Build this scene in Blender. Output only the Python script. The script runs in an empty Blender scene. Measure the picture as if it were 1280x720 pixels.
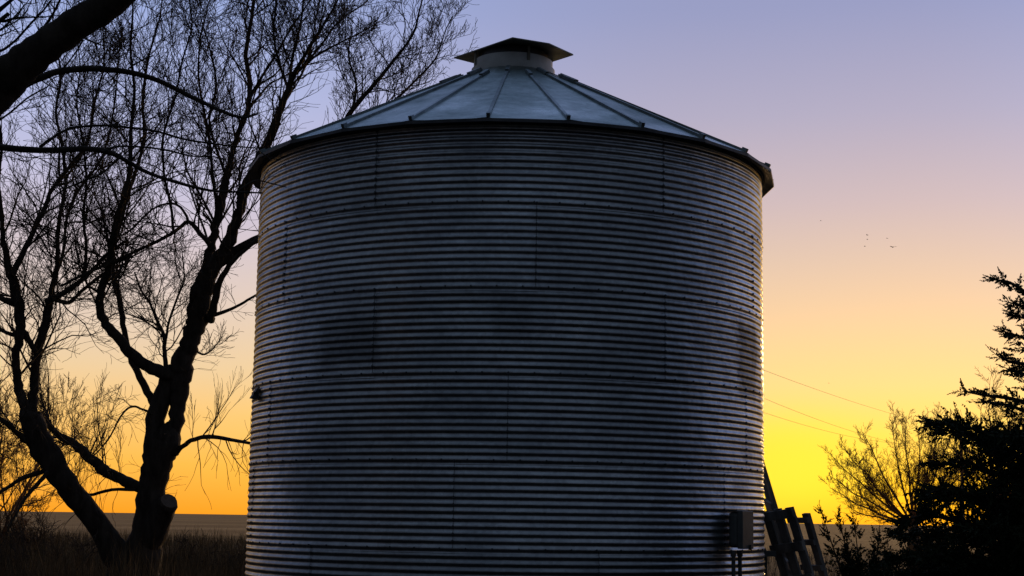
import bpy, math, random
from mathutils import Vector, Matrix, noise
R_ = math.radians
sc = bpy.context.scene
COL = sc.collection
rnd = random.Random(7)

# ------------------------------------------------------------------ camera
F_PX = 1937.0
CAM = Vector((0, 0, 1.75))
pitch, roll = R_(8.46), R_(0.9)
Fw = Vector((0, math.cos(pitch), math.sin(pitch)))
U0 = Vector((0, -math.sin(pitch), math.cos(pitch)))
X0 = Vector((1, 0, 0))
Rt = X0 * math.cos(roll) + U0 * math.sin(roll)
Up = U0 * math.cos(roll) - X0 * math.sin(roll)
cd = bpy.data.cameras.new('camera')
cam = bpy.data.objects.new('camera', cd)
COL.objects.link(cam)
cd.sensor_width = 36
cd.lens = F_PX / 1280 * 36
cd.clip_end = 20000
m = Matrix.Identity(4)
for i in range(3):
    m[i][0] = Rt[i]; m[i][1] = Up[i]; m[i][2] = -Fw[i]; m[i][3] = CAM[i]
cam.matrix_world = m
sc.camera = cam


def P(x, y, d):
    """a point that the photo shows at (x, y), d metres away along the view axis"""
    return CAM + (Fw + Rt * ((x - 640) / F_PX) + Up * ((360 - y) / F_PX)) * d


# ------------------------------------------------------------------ helpers
def tag(o, label=None, cat=None, group=None, kind=None):
    if label: o['label'] = label
    if cat: o['category'] = cat
    if group: o['group'] = group
    if kind: o['kind'] = kind
    return o


def empty(name, loc, label, cat, group=None):
    o = bpy.data.objects.new(name, None)
    COL.objects.link(o)
    o.location = loc
    o.empty_display_size = 0.3
    return tag(o, label, cat, group)


class MB:
    def __init__(s): s.v = []; s.f = []

    def box(s, c, sz, M=None):
        b = len(s.v)
        for dx in (-.5, .5):
            for dy in (-.5, .5):
                for dz in (-.5, .5):
                    p = Vector((dx * sz[0], dy * sz[1], dz * sz[2]))
                    if M: p = M @ p
                    s.v.append(Vector(c) + p)
        for f in ((0, 1, 3, 2), (4, 6, 7, 5), (0, 4, 5, 1), (2, 3, 7, 6), (0, 2, 6, 4), (1, 5, 7, 3)):
            s.f.append(tuple(b + i for i in f))

    def tube(s, pts, rad, n=6, cap=True, wob=0.0):
        if len(pts) < 2: return
        b = len(s.v)
        t = (pts[1] - pts[0]).normalized()
        u = t.orthogonal().normalized()
        for i, p in enumerate(pts):
            if i == 0: t = pts[1] - pts[0]
            elif i == len(pts) - 1: t = pts[i] - pts[i - 1]
            else: t = pts[i + 1] - pts[i - 1]
            t = t.normalized()
            u = (u - t * u.dot(t))
            u = u.normalized() if u.length > 1e-6 else t.orthogonal().normalized()
            w = t.cross(u)
            for k in range(n):
                a = 2 * math.pi * k / n
                r = rad[i]
                if wob: r *= 1 + wob * noise.noise(Vector((math.cos(a) * 1.3, math.sin(a) * 1.3, i * 0.55 + b * .01)))
                s.v.append(p + (u * math.cos(a) + w * math.sin(a)) * r)
        for i in range(len(pts) - 1):
            for k in range(n):
                a0 = b + i * n + k; a1 = b + i * n + (k + 1) % n
                s.f.append((a0, a1, a1 + n, a0 + n))
        if cap:
            s.f.append(tuple(b + k for k in reversed(range(n))))
            e = b + (len(pts) - 1) * n
            s.f.append(tuple(e + k for k in range(n)))

    def build(s, name, mat, parent=None, smooth=False):
        me = bpy.data.meshes.new(name)
        off = parent.location if parent is not None else Vector((0, 0, 0))
        p = parent
        off = Vector((0, 0, 0))
        while p is not None:
            off = off + p.location; p = p.parent
        me.from_pydata([tuple(Vector(v) - off) for v in s.v], [], s.f)
        if smooth: me.polygons.foreach_set('use_smooth', [True] * len(me.polygons))
        me.materials.append(mat)
        me.update()
        o = bpy.data.objects.new(name, me)
        COL.objects.link(o)
        if parent is not None: o.parent = parent
        return o


# ------------------------------------------------------------------ materials
def mat(name, col, rough=.8, metal=0., spec=.5):
    m_ = bpy.data.materials.new(name); m_.use_nodes = True
    nt = m_.node_tree; b = nt.nodes['Principled BSDF']
    b.inputs['Base Color'].default_value = (*col, 1)
    b.inputs['Roughness'].default_value = rough
    b.inputs['Metallic'].default_value = metal
    b.inputs['Specular IOR Level'].default_value = spec
    return m_, nt, b


def N(nt, t, **k):
    n = nt.nodes.new(t)
    for a, v in k.items():
        if a in n.inputs: n.inputs[a].default_value = v
        else: setattr(n, a, v)
    return n


def noisy(name, c1, c2, scale=3., rough=.8, bump=.3, metal=0., spec=.5, stretch=(1, 1, 1), bscale=None, detail=6.):
    m_, nt, b = mat(name, c1, rough, metal, spec)
    tc = N(nt, 'ShaderNodeTexCoord'); mp = N(nt, 'ShaderNodeMapping')
    mp.inputs['Scale'].default_value = stretch
    nt.links.new(tc.outputs['Object'], mp.inputs['Vector'])
    nz = N(nt, 'ShaderNodeTexNoise', Scale=scale, Detail=detail, Roughness=.6)
    nt.links.new(mp.outputs['Vector'], nz.inputs['Vector'])
    rp = N(nt, 'ShaderNodeValToRGB')
    rp.color_ramp.elements[0].position = .35; rp.color_ramp.elements[1].position = .68
    rp.color_ramp.elements[0].color = (*c1, 1); rp.color_ramp.elements[1].color = (*c2, 1)
    nt.links.new(nz.outputs['Fac'], rp.inputs['Fac'])
    nt.links.new(rp.outputs['Color'], b.inputs['Base Color'])
    if bump:
        n2 = N(nt, 'ShaderNodeTexNoise', Scale=bscale or scale * 3, Detail=5.)
        nt.links.new(mp.outputs['Vector'], n2.inputs['Vector'])
        bp = N(nt, 'ShaderNodeBump', Strength=bump, Distance=.02)
        nt.links.new(n2.outputs['Fac'], bp.inputs['Height'])
        nt.links.new(bp.outputs['Normal'], b.inputs['Normal'])
    return m_


def galvanised(name, dark, light, rlo, rhi, refl_patches=False, var=(.86, 1.1)):
    """zinc sheet: crystalline spangle, dull oxide blotches, faint streaks"""
    m_, nt, b = mat(name, light, .4, 1.)
    L = nt.links.new
    geo = N(nt, 'ShaderNodeNewGeometry')
    vo = N(nt, 'ShaderNodeTexVoronoi', Scale=28.)
    L(geo.outputs['Position'], vo.inputs['Vector'])
    nz = N(nt, 'ShaderNodeTexNoise', Scale=1.3, Detail=7., Roughness=.65)
    mp = N(nt, 'ShaderNodeMapping'); mp.inputs['Scale'].default_value = (1, 1, 1.6)
    L(geo.outputs['Position'], mp.inputs['Vector']); L(mp.outputs['Vector'], nz.inputs['Vector'])
    oi = N(nt, 'ShaderNodeObjectInfo')
    rp = N(nt, 'ShaderNodeMapRange'); rp.inputs['From Min'].default_value = .32; rp.inputs['From Max'].default_value = .7
    L(nz.outputs['Fac'], rp.inputs['Value'])
    mx = N(nt, 'ShaderNodeMix', data_type='RGBA')
    mx.inputs[6].default_value = (*dark, 1); mx.inputs[7].default_value = (*light, 1)
    L(rp.outputs['Result'], mx.inputs[0])
    # spangle
    sp = N(nt, 'ShaderNodeMapRange'); sp.inputs['To Min'].default_value = .86; sp.inputs['To Max'].default_value = 1.1
    sv = N(nt, 'ShaderNodeSeparateColor'); L(vo.outputs['Color'], sv.inputs['Color']); L(sv.outputs[0], sp.inputs['Value'])
    # per-sheet tone
    pt = N(nt, 'ShaderNodeMapRange'); pt.inputs['To Min'].default_value = var[0]; pt.inputs['To Max'].default_value = var[1]
    L(oi.outputs['Random'], pt.inputs['Value'])
    mu = N(nt, 'ShaderNodeMath', operation='MULTIPLY'); L(sp.outputs['Result'], mu.inputs[0]); L(pt.outputs['Result'], mu.inputs[1])
    last = mu.outputs[0]
    if refl_patches:
        # reflections on the wall, painted as darker patches (x, z, half width, half height, strength)
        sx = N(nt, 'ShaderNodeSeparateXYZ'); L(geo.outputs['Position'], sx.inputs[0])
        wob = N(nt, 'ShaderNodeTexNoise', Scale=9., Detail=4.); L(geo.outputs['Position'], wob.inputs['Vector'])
        for (cx, cz, hw, hh, st) in refl_patches:
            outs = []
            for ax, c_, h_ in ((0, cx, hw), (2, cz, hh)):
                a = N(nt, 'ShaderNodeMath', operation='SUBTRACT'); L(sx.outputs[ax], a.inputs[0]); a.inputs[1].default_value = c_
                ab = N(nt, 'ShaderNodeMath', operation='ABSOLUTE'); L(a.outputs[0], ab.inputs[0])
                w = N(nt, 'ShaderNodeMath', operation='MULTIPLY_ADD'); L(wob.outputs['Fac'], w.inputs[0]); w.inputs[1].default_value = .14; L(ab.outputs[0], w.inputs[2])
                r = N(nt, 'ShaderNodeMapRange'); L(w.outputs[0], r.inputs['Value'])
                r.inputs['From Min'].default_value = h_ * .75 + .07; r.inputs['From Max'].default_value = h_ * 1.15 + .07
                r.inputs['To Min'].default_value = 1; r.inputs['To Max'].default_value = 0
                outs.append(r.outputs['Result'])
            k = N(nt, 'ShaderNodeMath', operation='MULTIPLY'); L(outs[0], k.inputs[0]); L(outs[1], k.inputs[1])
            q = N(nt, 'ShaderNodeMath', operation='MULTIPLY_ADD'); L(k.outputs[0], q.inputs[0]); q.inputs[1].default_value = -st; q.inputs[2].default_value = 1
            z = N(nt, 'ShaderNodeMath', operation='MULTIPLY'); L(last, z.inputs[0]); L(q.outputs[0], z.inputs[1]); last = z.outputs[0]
    vm = N(nt, 'ShaderNodeVectorMath', operation='SCALE'); L(mx.outputs[2], vm.inputs[0]); L(last, vm.inputs['Scale'])
    L(vm.outputs[0], b.inputs['Base Color'])
    rr = N(nt, 'ShaderNodeMapRange'); rr.inputs['To Min'].default_value = rhi; rr.inputs['To Max'].default_value = rlo
    L(rp.outputs['Result'], rr.inputs['Value']); L(rr.outputs['Result'], b.inputs['Roughness'])
    n2 = N(nt, 'ShaderNodeTexNoise', Scale=5., Detail=3.); L(geo.outputs['Position'], n2.inputs['Vector'])
    bp = N(nt, 'ShaderNodeBump', Strength=.4, Distance=.03); L(n2.outputs['Fac'], bp.inputs['Height'])
    L(bp.outputs['Normal'], b.inputs['Normal'])
    return m_


M_BARK = noisy('bark', (.030, .024, .020), (.075, .062, .052), 9, .95, .9, stretch=(1, 1, .25), spec=.1)
M_TWIG = noisy('twig', (.040, .030, .024), (.085, .064, .050), 4, .9, 0, spec=.15)
M_TWIG2 = noisy('pale_twig', (.09, .075, .065), (.16, .13, .11), 4, .9, 0, spec=.15)
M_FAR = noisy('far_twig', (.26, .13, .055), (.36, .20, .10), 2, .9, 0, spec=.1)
M_CUT = noisy('cut_wood', (.07, .05, .035), (.12, .085, .06), 20, .9, .3)
M_NEEDLE = noisy('juniper_leaf', (.012, .020, .010), (.035, .045, .020), 3, .8, 0, spec=.2)
M_WOOD = noisy('weathered_wood', (.09, .085, .08), (.26, .245, .23), 6, .9, .5, stretch=(1, 1, .2), spec=.2)
M_BOX = noisy('grey_enamel', (.055, .06, .06), (.10, .105, .10), 6, .5, .1)
M_PIPE = noisy('conduit_metal', (.06, .062, .066), (.12, .12, .125), 8, .5, .1, metal=.6)
M_WIRE = noisy('wire_metal', (.05, .05, .05), (.09, .09, .09), 3, .6, 0)
M_BIRD = noisy('feather', (.03, .025, .022), (.06, .05, .045), 30, .8, 0)
M_CAP = noisy('old_zinc', (.13, .125, .10), (.24, .23, .19), 3, .6, .15, metal=.55)
M_COLL = noisy('pale_zinc', (.34, .36, .36), (.50, .52, .52), 4, .55, .15, metal=.4)
M_DARKZ = noisy('dull_zinc', (.05, .055, .062), (.10, .105, .115), 4, .55, .2, metal=.7)
M_CONC = noisy('concrete', (.16, .155, .145), (.26, .25, .24), 5, .95, .4)
M_GRASS = noisy('dry_grass', (.060, .040, .022), (.21, .14, .075), .5, .95, 0, spec=.1)
M_BIRDMETAL = None

# ------------------------------------------------------------------ world
SUN_AZ, SUN_EL = R_(18), R_(1.8)
w = bpy.data.worlds.new('World'); sc.world = w; w.use_nodes = True
nt = w.node_tree; nt.nodes.clear(); L = nt.links.new
out = N(nt, 'ShaderNodeOutputWorld')
tc = N(nt, 'ShaderNodeTexCoord'); sp = N(nt, 'ShaderNodeSeparateXYZ'); L(tc.outputs['Generated'], sp.inputs[0])


def M(op, a, b=None, c=None):
    n = N(nt, 'ShaderNodeMath', operation=op)
    for i, v in enumerate((a, b, c)):
        if v is None: continue
        if isinstance(v, (int, float)): n.inputs[i].default_value = v
        else: L(v, n.inputs[i])
    return n.outputs[0]


def MR(v, a, b, c=0., d=1., t='SMOOTHSTEP'):
    n = N(nt, 'ShaderNodeMapRange', interpolation_type=t)
    L(v, n.inputs['Value'])
    for k, x in (('From Min', a), ('From Max', b), ('To Min', c), ('To Max', d)): n.inputs[k].default_value = x
    return n.outputs['Result']


el = M('DIVIDE', M('ARCSINE', sp.outputs[2]), R_(90))
az = M('DIVIDE', M('ARCTAN2', sp.outputs[0], sp.outputs[1]), R_(1))
dz = M('ABSOLUTE', M('SUBTRACT', az, 10.5))
dz = M('MINIMUM', dz, M('SUBTRACT', 360., dz))


def ramp(stops):
    n = N(nt, 'ShaderNodeValToRGB'); cr = n.color_ramp
    while len(cr.elements) < len(stops): cr.elements.new(.5)
    for e, (p, c) in zip(cr.elements, stops):
        e.position = p / 90; e.color = (*c, 1)
    L(el, n.inputs['Fac'])
    return n.outputs['Color']


near = ramp([(0, (1, .43, .014)), (1.5, (1, .60, .02)), (3.2, (1, .69, .11)), (5, (.95, .65, .25)), (7, (.86, .59, .33)),
             (9.5, (.69, .52, .42)), (11.5, (.57, .46, .49)), (14.7, (.41, .39, .54)), (18.5, (.29, .32, .54)), (30, (.2, .27, .5)), (90, (.15, .23, .36))])
left = ramp([(0, (1, .36, .018)), (1.8, (1, .50, .075)), (3.6, (.95, .57, .19)), (5.2, (.85, .61, .35)), (7.2, (.76, .60, .49)),
             (10, (.64, .55, .62)), (12, (.55, .53, .72)), (15, (.43, .48, .76)), (19, (.31, .40, .72)), (30, (.2, .28, .52)), (90, (.15, .23, .36))])
east = ramp([(0, (.032, .039, .064)), (15, (.050, .060, .092)), (40, (.063, .080, .107)), (60, (.075, .10, .14)), (90, (.15, .23, .36))])


def mix(f, a, b, bt='MIX'):
    n = N(nt, 'ShaderNodeMix', data_type='RGBA', blend_type=bt)
    if isinstance(f, (int, float)): n.inputs[0].default_value = f
    else: L(f, n.inputs[0])
    for i, v in ((6, a), (7, b)):
        if isinstance(v, tuple): n.inputs[i].default_value = (*v, 1)
        else: L(v, n.inputs[i])
    return n.outputs[2]


west = mix(MR(dz, 3, 24), near, left)
# the after-glow over the place where the sun went down
gx = M('MULTIPLY', M('SUBTRACT', az, 10.2), .55)
gy = M('SUBTRACT', M('MULTIPLY', el, 90.), 1.9)
gd = M('SQRT', M('ADD', M('POWER', gx, 2.), M('POWER', gy, 2.)))
west = mix(MR(gd, .3, 2.8, .9, 0.), west, (1, .77, .045))
sky = mix(MR(dz, 26, 94), west, east)
ng = mix(MR(el, -.04, 0), (.02, .018, .015), sky)
nis = N(nt, 'ShaderNodeTexSky', sky_type='NISHITA')
nis.sun_disc = False; nis.sun_elevation = SUN_EL; nis.sun_rotation = SUN_AZ
nis.altitude = 600; nis.dust_density = 2
b1 = N(nt, 'ShaderNodeBackground', Strength=1.0); L(ng, b1.inputs['Color'])
b2 = N(nt, 'ShaderNodeBackground', Strength=.012); L(nis.outputs[0], b2.inputs['Color'])
ad = N(nt, 'ShaderNodeAddShader'); L(b1.outputs[0], ad.inputs[0]); L(b2.outputs[0], ad.inputs[1])
L(ad.outputs[0], out.inputs['Surface'])

sl = bpy.data.lights.new('sun', 'SUN'); so = bpy.data.objects.new('sun', sl); COL.objects.link(so)
sl.energy = 1.3; sl.angle = R_(.6); sl.color = (1, .58, .22)
sd = Vector((math.sin(SUN_AZ) * math.cos(SUN_EL), math.cos(SUN_AZ) * math.cos(SUN_EL), math.sin(SUN_EL)))
so.rotation_euler = (-sd).to_track_quat('-Z', 'Y').to_euler()
so.location = (20, 60, 20)

# ------------------------------------------------------------------ ground
def gh(x, y):
    d = math.hypot(x, y)
    h = .10 * noise.noise(Vector((x * .07, y * .07, 0))) * min(1, d / 25)
    if d > 60: h += min(1, (d - 60) / 200) * .35 * noise.noise(Vector((x * .006, y * .006, 3)))
    return h


g = MB()
rings = [0, 4, 8, 12, 16, 20, 24, 28, 32, 37, 43, 50, 58, 68, 80, 95, 115, 140, 175, 220, 290, 400, 600, 900, 1400, 2200, 3500, 6000]
NS = 96
g.v.append(Vector((0, 0, gh(0, 0))))
for r in rings[1:]:
    for k in range(NS):
        a = 2 * math.pi * k / NS; x, y = r * math.sin(a), r * math.cos(a)
        g.v.append(Vector((x, y, gh(x, y) if r < 3000 else 0)))
for k in range(NS): g.f.append((0, 1 + (k + 1) % NS, 1 + k))
for i in range(len(rings) - 2):
    for k in range(NS):
        a0 = 1 + i * NS + k; a1 = 1 + i * NS + (k + 1) % NS
        g.f.append((a0, a1, a1 + NS, a0 + NS))
M_FIELD, fnt, fb = mat('field', (.1, .08, .05), .95, 0, .1)
ge = N(fnt, 'ShaderNodeNewGeometry')
mp = N(fnt, 'ShaderNodeMapping'); mp.inputs['Scale'].default_value = (.012, .035, .05)
n1 = N(fnt, 'ShaderNodeTexNoise', Scale=1., Detail=9., Roughness=.65)
n2 = N(fnt, 'ShaderNodeTexNoise', Scale=1.1, Detail=9.)
fl = fnt.links.new
fl(ge.outputs['Position'], mp.inputs['Vector']); fl(mp.outputs['Vector'], n1.inputs['Vector']); fl(ge.outputs['Position'], n2.inputs['Vector'])
r1 = N(fnt, 'ShaderNodeValToRGB'); r1.color_ramp.elements[0].position = .35; r1.color_ramp.elements[1].position = .65
r1.color_ramp.elements[0].color = (.40, .185, .05, 1); r1.color_ramp.elements[1].color = (.70, .36, .12, 1)
fl(n1.outputs['Fac'], r1.inputs['Fac'])
mm = N(fnt, 'ShaderNodeMix', data_type='RGBA', blend_type='MULTIPLY'); mm.inputs[0].default_value = .8
fl(r1.outputs['Color'], mm.inputs[6])
r2 = N(fnt, 'ShaderNodeValToRGB'); r2.color_ramp.elements[0].color = (.35, .35, .35, 1); r2.color_ramp.elements[0].position = .3; r2.color_ramp.elements[1].position = .7
fl(n2.outputs['Fac'], r2.inputs['Fac']); fl(r2.outputs['Color'], mm.inputs[7]); 
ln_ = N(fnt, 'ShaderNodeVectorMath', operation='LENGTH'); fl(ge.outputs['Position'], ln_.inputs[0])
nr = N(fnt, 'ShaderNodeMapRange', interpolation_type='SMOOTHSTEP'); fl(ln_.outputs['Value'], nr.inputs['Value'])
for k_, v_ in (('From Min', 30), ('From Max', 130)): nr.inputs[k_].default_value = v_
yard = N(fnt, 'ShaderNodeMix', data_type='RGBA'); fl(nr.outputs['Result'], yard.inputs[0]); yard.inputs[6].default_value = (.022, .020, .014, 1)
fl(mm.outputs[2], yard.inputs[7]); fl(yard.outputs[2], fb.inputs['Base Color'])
bp = N(fnt, 'ShaderNodeBump', Strength=.8, Distance=.15); fl(n2.outputs['Fac'], bp.inputs['Height']); fl(bp.outputs['Normal'], fb.inputs['Normal'])
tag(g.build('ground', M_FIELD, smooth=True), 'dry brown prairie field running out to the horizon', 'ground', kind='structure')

# ------------------------------------------------------------------ grain bin
BD, BR = 17.2, 2.8
ddir = P(632.5, 648, 1) - CAM; ddir.z = 0; ddir.normalize()
BC = Vector((CAM.x + ddir.x * BD, CAM.y + ddir.y * BD, 0))
TOP = CAM.z + 3.786
RH, NP = .813, 12
bin_ = empty('grain_bin', BC, 'round corrugated galvanised steel grain bin with low cone roof and flat angular lid', 'grain bin')
REFL_PATCHES = []  # wall reflections painted into the zinc colour as darker patches
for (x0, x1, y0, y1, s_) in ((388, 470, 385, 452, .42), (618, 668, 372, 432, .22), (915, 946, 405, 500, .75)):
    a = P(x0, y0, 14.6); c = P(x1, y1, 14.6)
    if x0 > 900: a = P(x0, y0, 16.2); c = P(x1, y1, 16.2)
    REFL_PATCHES.append(((a.x + c.x) / 2, (a.z + c.z) / 2, (c.x - a.x) / 2, (a.z - c.z) / 2, s_))
M_WALL = galvanised('galvanised_wall', (.26, .285, .32), (.47, .51, .56), .27, .46, REFL_PATCHES)
M_ROOF = galvanised('galvanised_roof', (.18, .235, .235), (.44, .50, .49), .24, .52, False, (.72, 1.2))
toward = math.atan2(-ddir.x, -ddir.y)       # azimuth (from +Y, clockwise) of the side that faces the camera

# one sheet, local frame: its left end at angle 0 (clockwise from +Y seen from above), bottom at z=0
sheet = MB()
rows, cols = NP * 12, 56
SPAN = R_(60)
for j in range(-8, rows + 1):
    z = RH * j / rows
    v_ = j / rows
    for i in range(cols + 1):
        u = i / cols
        a = SPAN * (u * 1.012 - .006)
        ph = 2 * math.pi * (z / (RH / NP))
        # crest slightly flattened, the way pressed sheet looks
        s_ = math.cos(ph)
        r = BR - .0035 + .0056 * (s_ * 1.08 - .08 * s_ ** 3) + .0032 * (1 - u) + .0028 * (1 - v_)
        r += .0030 * noise.noise(Vector((a * 4, z * 3.3, 1.7)))
        sheet.v.append(Vector((r * math.sin(a), r * math.cos(a), z)))
W = cols + 1
for j in range(rows + 8):
    for i in range(cols):
        a0 = j * W + i
        sheet.f.append((a0, a0 + 1, a0 + 1 + W, a0 + W))
nsmooth = len(sheet.f)
for sg in (0,):
    b = len(sheet.v)
    for j in range(rows + 1):
        z = RH * j / rows; s_ = math.cos(2 * math.pi * z / (RH / NP))
        r = BR - .0035 + .0056 * (s_ * 1.08 - .08 * s_ ** 3) + .0032 + .0028 * (1 - j / rows) + .0035
        for a in (-.0009, .0009): sheet.v.append(Vector((r * math.sin(a), r * math.cos(a), z)))
    for j in range(rows): sheet.f.append((b + 2 * j, b + 2 * j + 1, b + 2 * j + 3, b + 2 * j + 2))


def bolt(mb, a, z, r0, rad=.009, h=.009):
    n = Vector((math.sin(a), math.cos(a), 0)); t = Vector((math.cos(a), -math.sin(a), 0)); k = Vector((0, 0, 1))
    c = n * r0 + k * z
    b = len(mb.v)
    for q in (0, 1):
        for i in range(6):
            w_ = math.pi / 3 * i
            mb.v.append(c + n * (h * q) + (t * math.cos(w_) + k * math.sin(w_)) * rad)
    for i in range(6):
        mb.f.append((b + i, b + (i + 1) % 6, b + 6 + (i + 1) % 6, b + 6 + i))
    mb.f.append(tuple(b + 6 + i for i in range(6)))


for i in range(12): bolt(sheet, SPAN * (i + .5) / 12, -.0, BR + .004)
for k in range(NP): bolt(sheet, 0, (k + .98) * RH / NP * .99, BR + .006, .0115, .010)
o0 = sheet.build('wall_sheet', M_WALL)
pl = o0.data.polygons
sm = [i < nsmooth for i in range(len(pl))]; pl.foreach_set('use_smooth', sm)
o0.data.materials.append(M_DARKZ)
pl.foreach_set('material_index', [0 if s else 1 for s in sm])
seams = [-28, 5, -27.5, 0, -10, 18, -20]      # where one vertical seam of each ring lies (degrees right of the side facing the camera)
first = True
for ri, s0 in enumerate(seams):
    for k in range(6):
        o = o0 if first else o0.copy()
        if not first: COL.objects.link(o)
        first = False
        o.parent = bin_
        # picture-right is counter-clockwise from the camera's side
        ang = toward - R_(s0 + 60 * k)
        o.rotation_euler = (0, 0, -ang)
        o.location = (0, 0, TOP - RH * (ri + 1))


def AZ(deg):     # angle (deg right of the side facing the camera) -> outward unit vector, tangent
    a = toward - R_(deg)
    return Vector((math.sin(a), math.cos(a), 0))


M_RIB = galvanised('rib_zinc', (.14, .17, .18), (.26, .30, .31), .35, .55)
# roof: 24 flat panels with a standing rib at each joint
RE, RC = 2.945, .44
ZE = TOP - .035
SL = .504
ZC = ZE + (RE - RC) * SL
NPAN = 24
rib0 = -4.5
for k in range(NPAN):
    a0 = rib0 + 15 * k; a1 = a0 + 15
    mb = MB()
    e0, e1 = AZ(a0), AZ(a1)
    mid = ((e0 + e1) / 2)
    NRR = 10
    # panel with shallow cross-wise dishing so the reflections vary
    b = 0
    for i in range(NRR + 1):
        t = i / NRR
        r = RE + (RC - RE) * t
        for j in range(5):
            q = j / 4
            d = e0 * (1 - q) + e1 * q
            z = ZE + (RE - r) * SL - .012 * math.sin(math.pi * q) * (1 - t) + .007 * noise.noise(Vector((k * 3.1 + q * 2, r * 2.2, 5)))
            mb.v.append(BC + d * r + Vector((0, 0, z)))
    for i in range(NRR):
        for j in range(4):
            a = i * 5 + j
            mb.f.append((a, a + 1, a + 6, a + 5))
    pan = mb.build('roof_panel', M_ROOF, bin_, smooth=False)
    # rib
    rb = MB()
    side = Vector((e0.y, -e0.x, 0))
    slope = (e0 * -1 + Vector((0, 0, SL))).normalized()
    nrm = (Vector((0, 0, 1)) + e0 * SL).normalized()
    Mx = Matrix((side, slope, nrm)).transposed()
    r_hi = (.80 if k % 2 else .62)
    r_lo = RE - .02
    ln = (r_lo - r_hi) * math.sqrt(1 + SL * SL)
    rm = (r_lo + r_hi) / 2
    c = BC + e0 * rm + Vector((0, 0, ZE + (RE - rm) * SL)) + nrm * .009
    rb.box(c, (.032, ln, .026), Mx)
    c2 = BC + e0 * (r_hi + .13) + Vector((0, 0, ZE + (RE - r_hi - .13) * SL)) + nrm * .020
    rb.box(c2, (.040, .24, .036), Mx)
    c3 = BC + e0 * (RE - .045) + Vector((0, 0, ZE + .045 * SL)) + nrm * .021
    rb.box(c3, (.036, .06, .034), Mx)
    rb.build('rib', M_RIB, pan)
# eave ring: soffit between wall and roof, eave shade put in as dark zinc
ev = MB()
NEV = 96
prof = [(BR - .02, TOP - .062), (BR + .022, TOP - .062), (BR + .030, TOP - .045), (RE - .004, ZE - .040), (RE + .003, ZE - .037), (RE + .003, ZE - .006), (RE - .06, ZE + .016)]
for i in range(NEV):
    a = rib0 + 360 * i / NEV
    kk = (i % 4) / 4
    chord = math.cos(R_(7.5)) / math.cos(R_((kk - .5) * 15)) if True else 1
    d = AZ(a)
    for (r, z) in prof:
        rr = r * chord if r > BR + .04 else r
        ev.v.append(BC + d * rr + Vector((0, 0, z)))
npf = len(prof)
for i in range(NEV):
    for j in range(npf - 1):
        a = i * npf + j; b = ((i + 1) % NEV) * npf + j
        ev.f.append((a, b, b + 1, a + 1))
ev.build('eave_ring', M_DARKZ, bin_)
# collar
cl = MB()
profc = [(.36, ZC - .02), (.475, ZC - .035), (.478, ZC + .055), (.452, ZC + .06), (.452, ZC + .15), (.36, ZC + .15)]
for i in range(64):
    a = 2 * math.pi * i / 64; d = Vector((math.sin(a), math.cos(a), 0))
    for (r, z) in profc: cl.v.append(BC + d * r + Vector((0, 0, z)))
for i in range(64):
    for j in range(5):
        a = i * 6 + j; b = ((i + 1) % 64) * 6 + j
        cl.f.append((a, b, b + 1, a + 1))
cl.build('collar', M_COLL, bin_, smooth=False)
nk = MB()
nk.tube([BC + Vector((0, 0, ZC)), BC + Vector((0, 0, ZC + .238))], [.40, .40], 48)
nk.build('neck', M_DARKZ, bin_)
# lid: bent square sheet with a turned-down edge
ZL = CAM.z + 5.255
ld = MB()
RL = .68
corners = [(-1, .69), (39, .635), (82, .69), (178, .69), (-98, .69)]
NL = len(corners)
apx = Vector((0, 0, ZL + .075)); apb = Vector((0, 0, ZL + .060))
for a, r in corners:
    d = AZ(a); zt = ZL
    ld.v += [BC + d * r + Vector((0, 0, zt)), BC + d * (r + .002) + Vector((0, 0, zt - .014)), BC + d * (r - .012) + Vector((0, 0, zt - .013))]
na = len(ld.v); ld.v += [BC + apx, BC + apb]
for i in range(NL):
    j = (i + 1) % NL
    ld.f += [(3 * i, 3 * j, na), (3 * i + 1, 3 * j + 1, 3 * j, 3 * i), (3 * i + 2, 3 * j + 2, 3 * j + 1, 3 * i + 1), (3 * j + 2, 3 * i + 2, na + 1)]
lid = ld.build('lid', M_CAP, bin_)
for a in (22, 105, 200, 290):
    hb = MB(); d = AZ(a); hb.box(BC + d * .46 + Vector((0, 0, ZC + .14)), (.03, .014, .19), Matrix.Rotation(-math.atan2(d.x, d.y), 3, 'Z'))
    hb.build('lid_bracket', M_CAP, bin_)
# concrete pad
pd = MB()
for z, r in ((-.2, 3.1), (.10, 3.1), (.12, 3.07)):
    for i in range(64):
        a = 2 * math.pi * i / 64; pd.v.append(BC + Vector((math.sin(a) * r, math.cos(a) * r, z)))
for q in range(2):
    for i in range(64):
        j = (i + 1) % 64; pd.f.append((q * 64 + i, q * 64 + j, q * 64 + 64 + j, q * 64 + 64 + i))
pd.f.append(tuple(128 + i for i in range(64)))
pd.build('foundation', M_CONC, bin_)
# small hinged bracket near the left edge
def surf_angle(x, y):   # angle on the bin whose surface shows at pixel (x,y), and the height there
    dr = P(x, y, 1) - CAM
    ox, oy = CAM.x - BC.x, CAM.y - BC.y
    A = dr.x ** 2 + dr.y ** 2; B = 2 * (ox * dr.x + oy * dr.y); C_ = ox * ox + oy * oy - (BR + .01) ** 2
    D = B * B - 4 * A * C_
    t = (-B - math.sqrt(max(D, 0))) / (2 * A)
    p = CAM + dr * t
    return p


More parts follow.
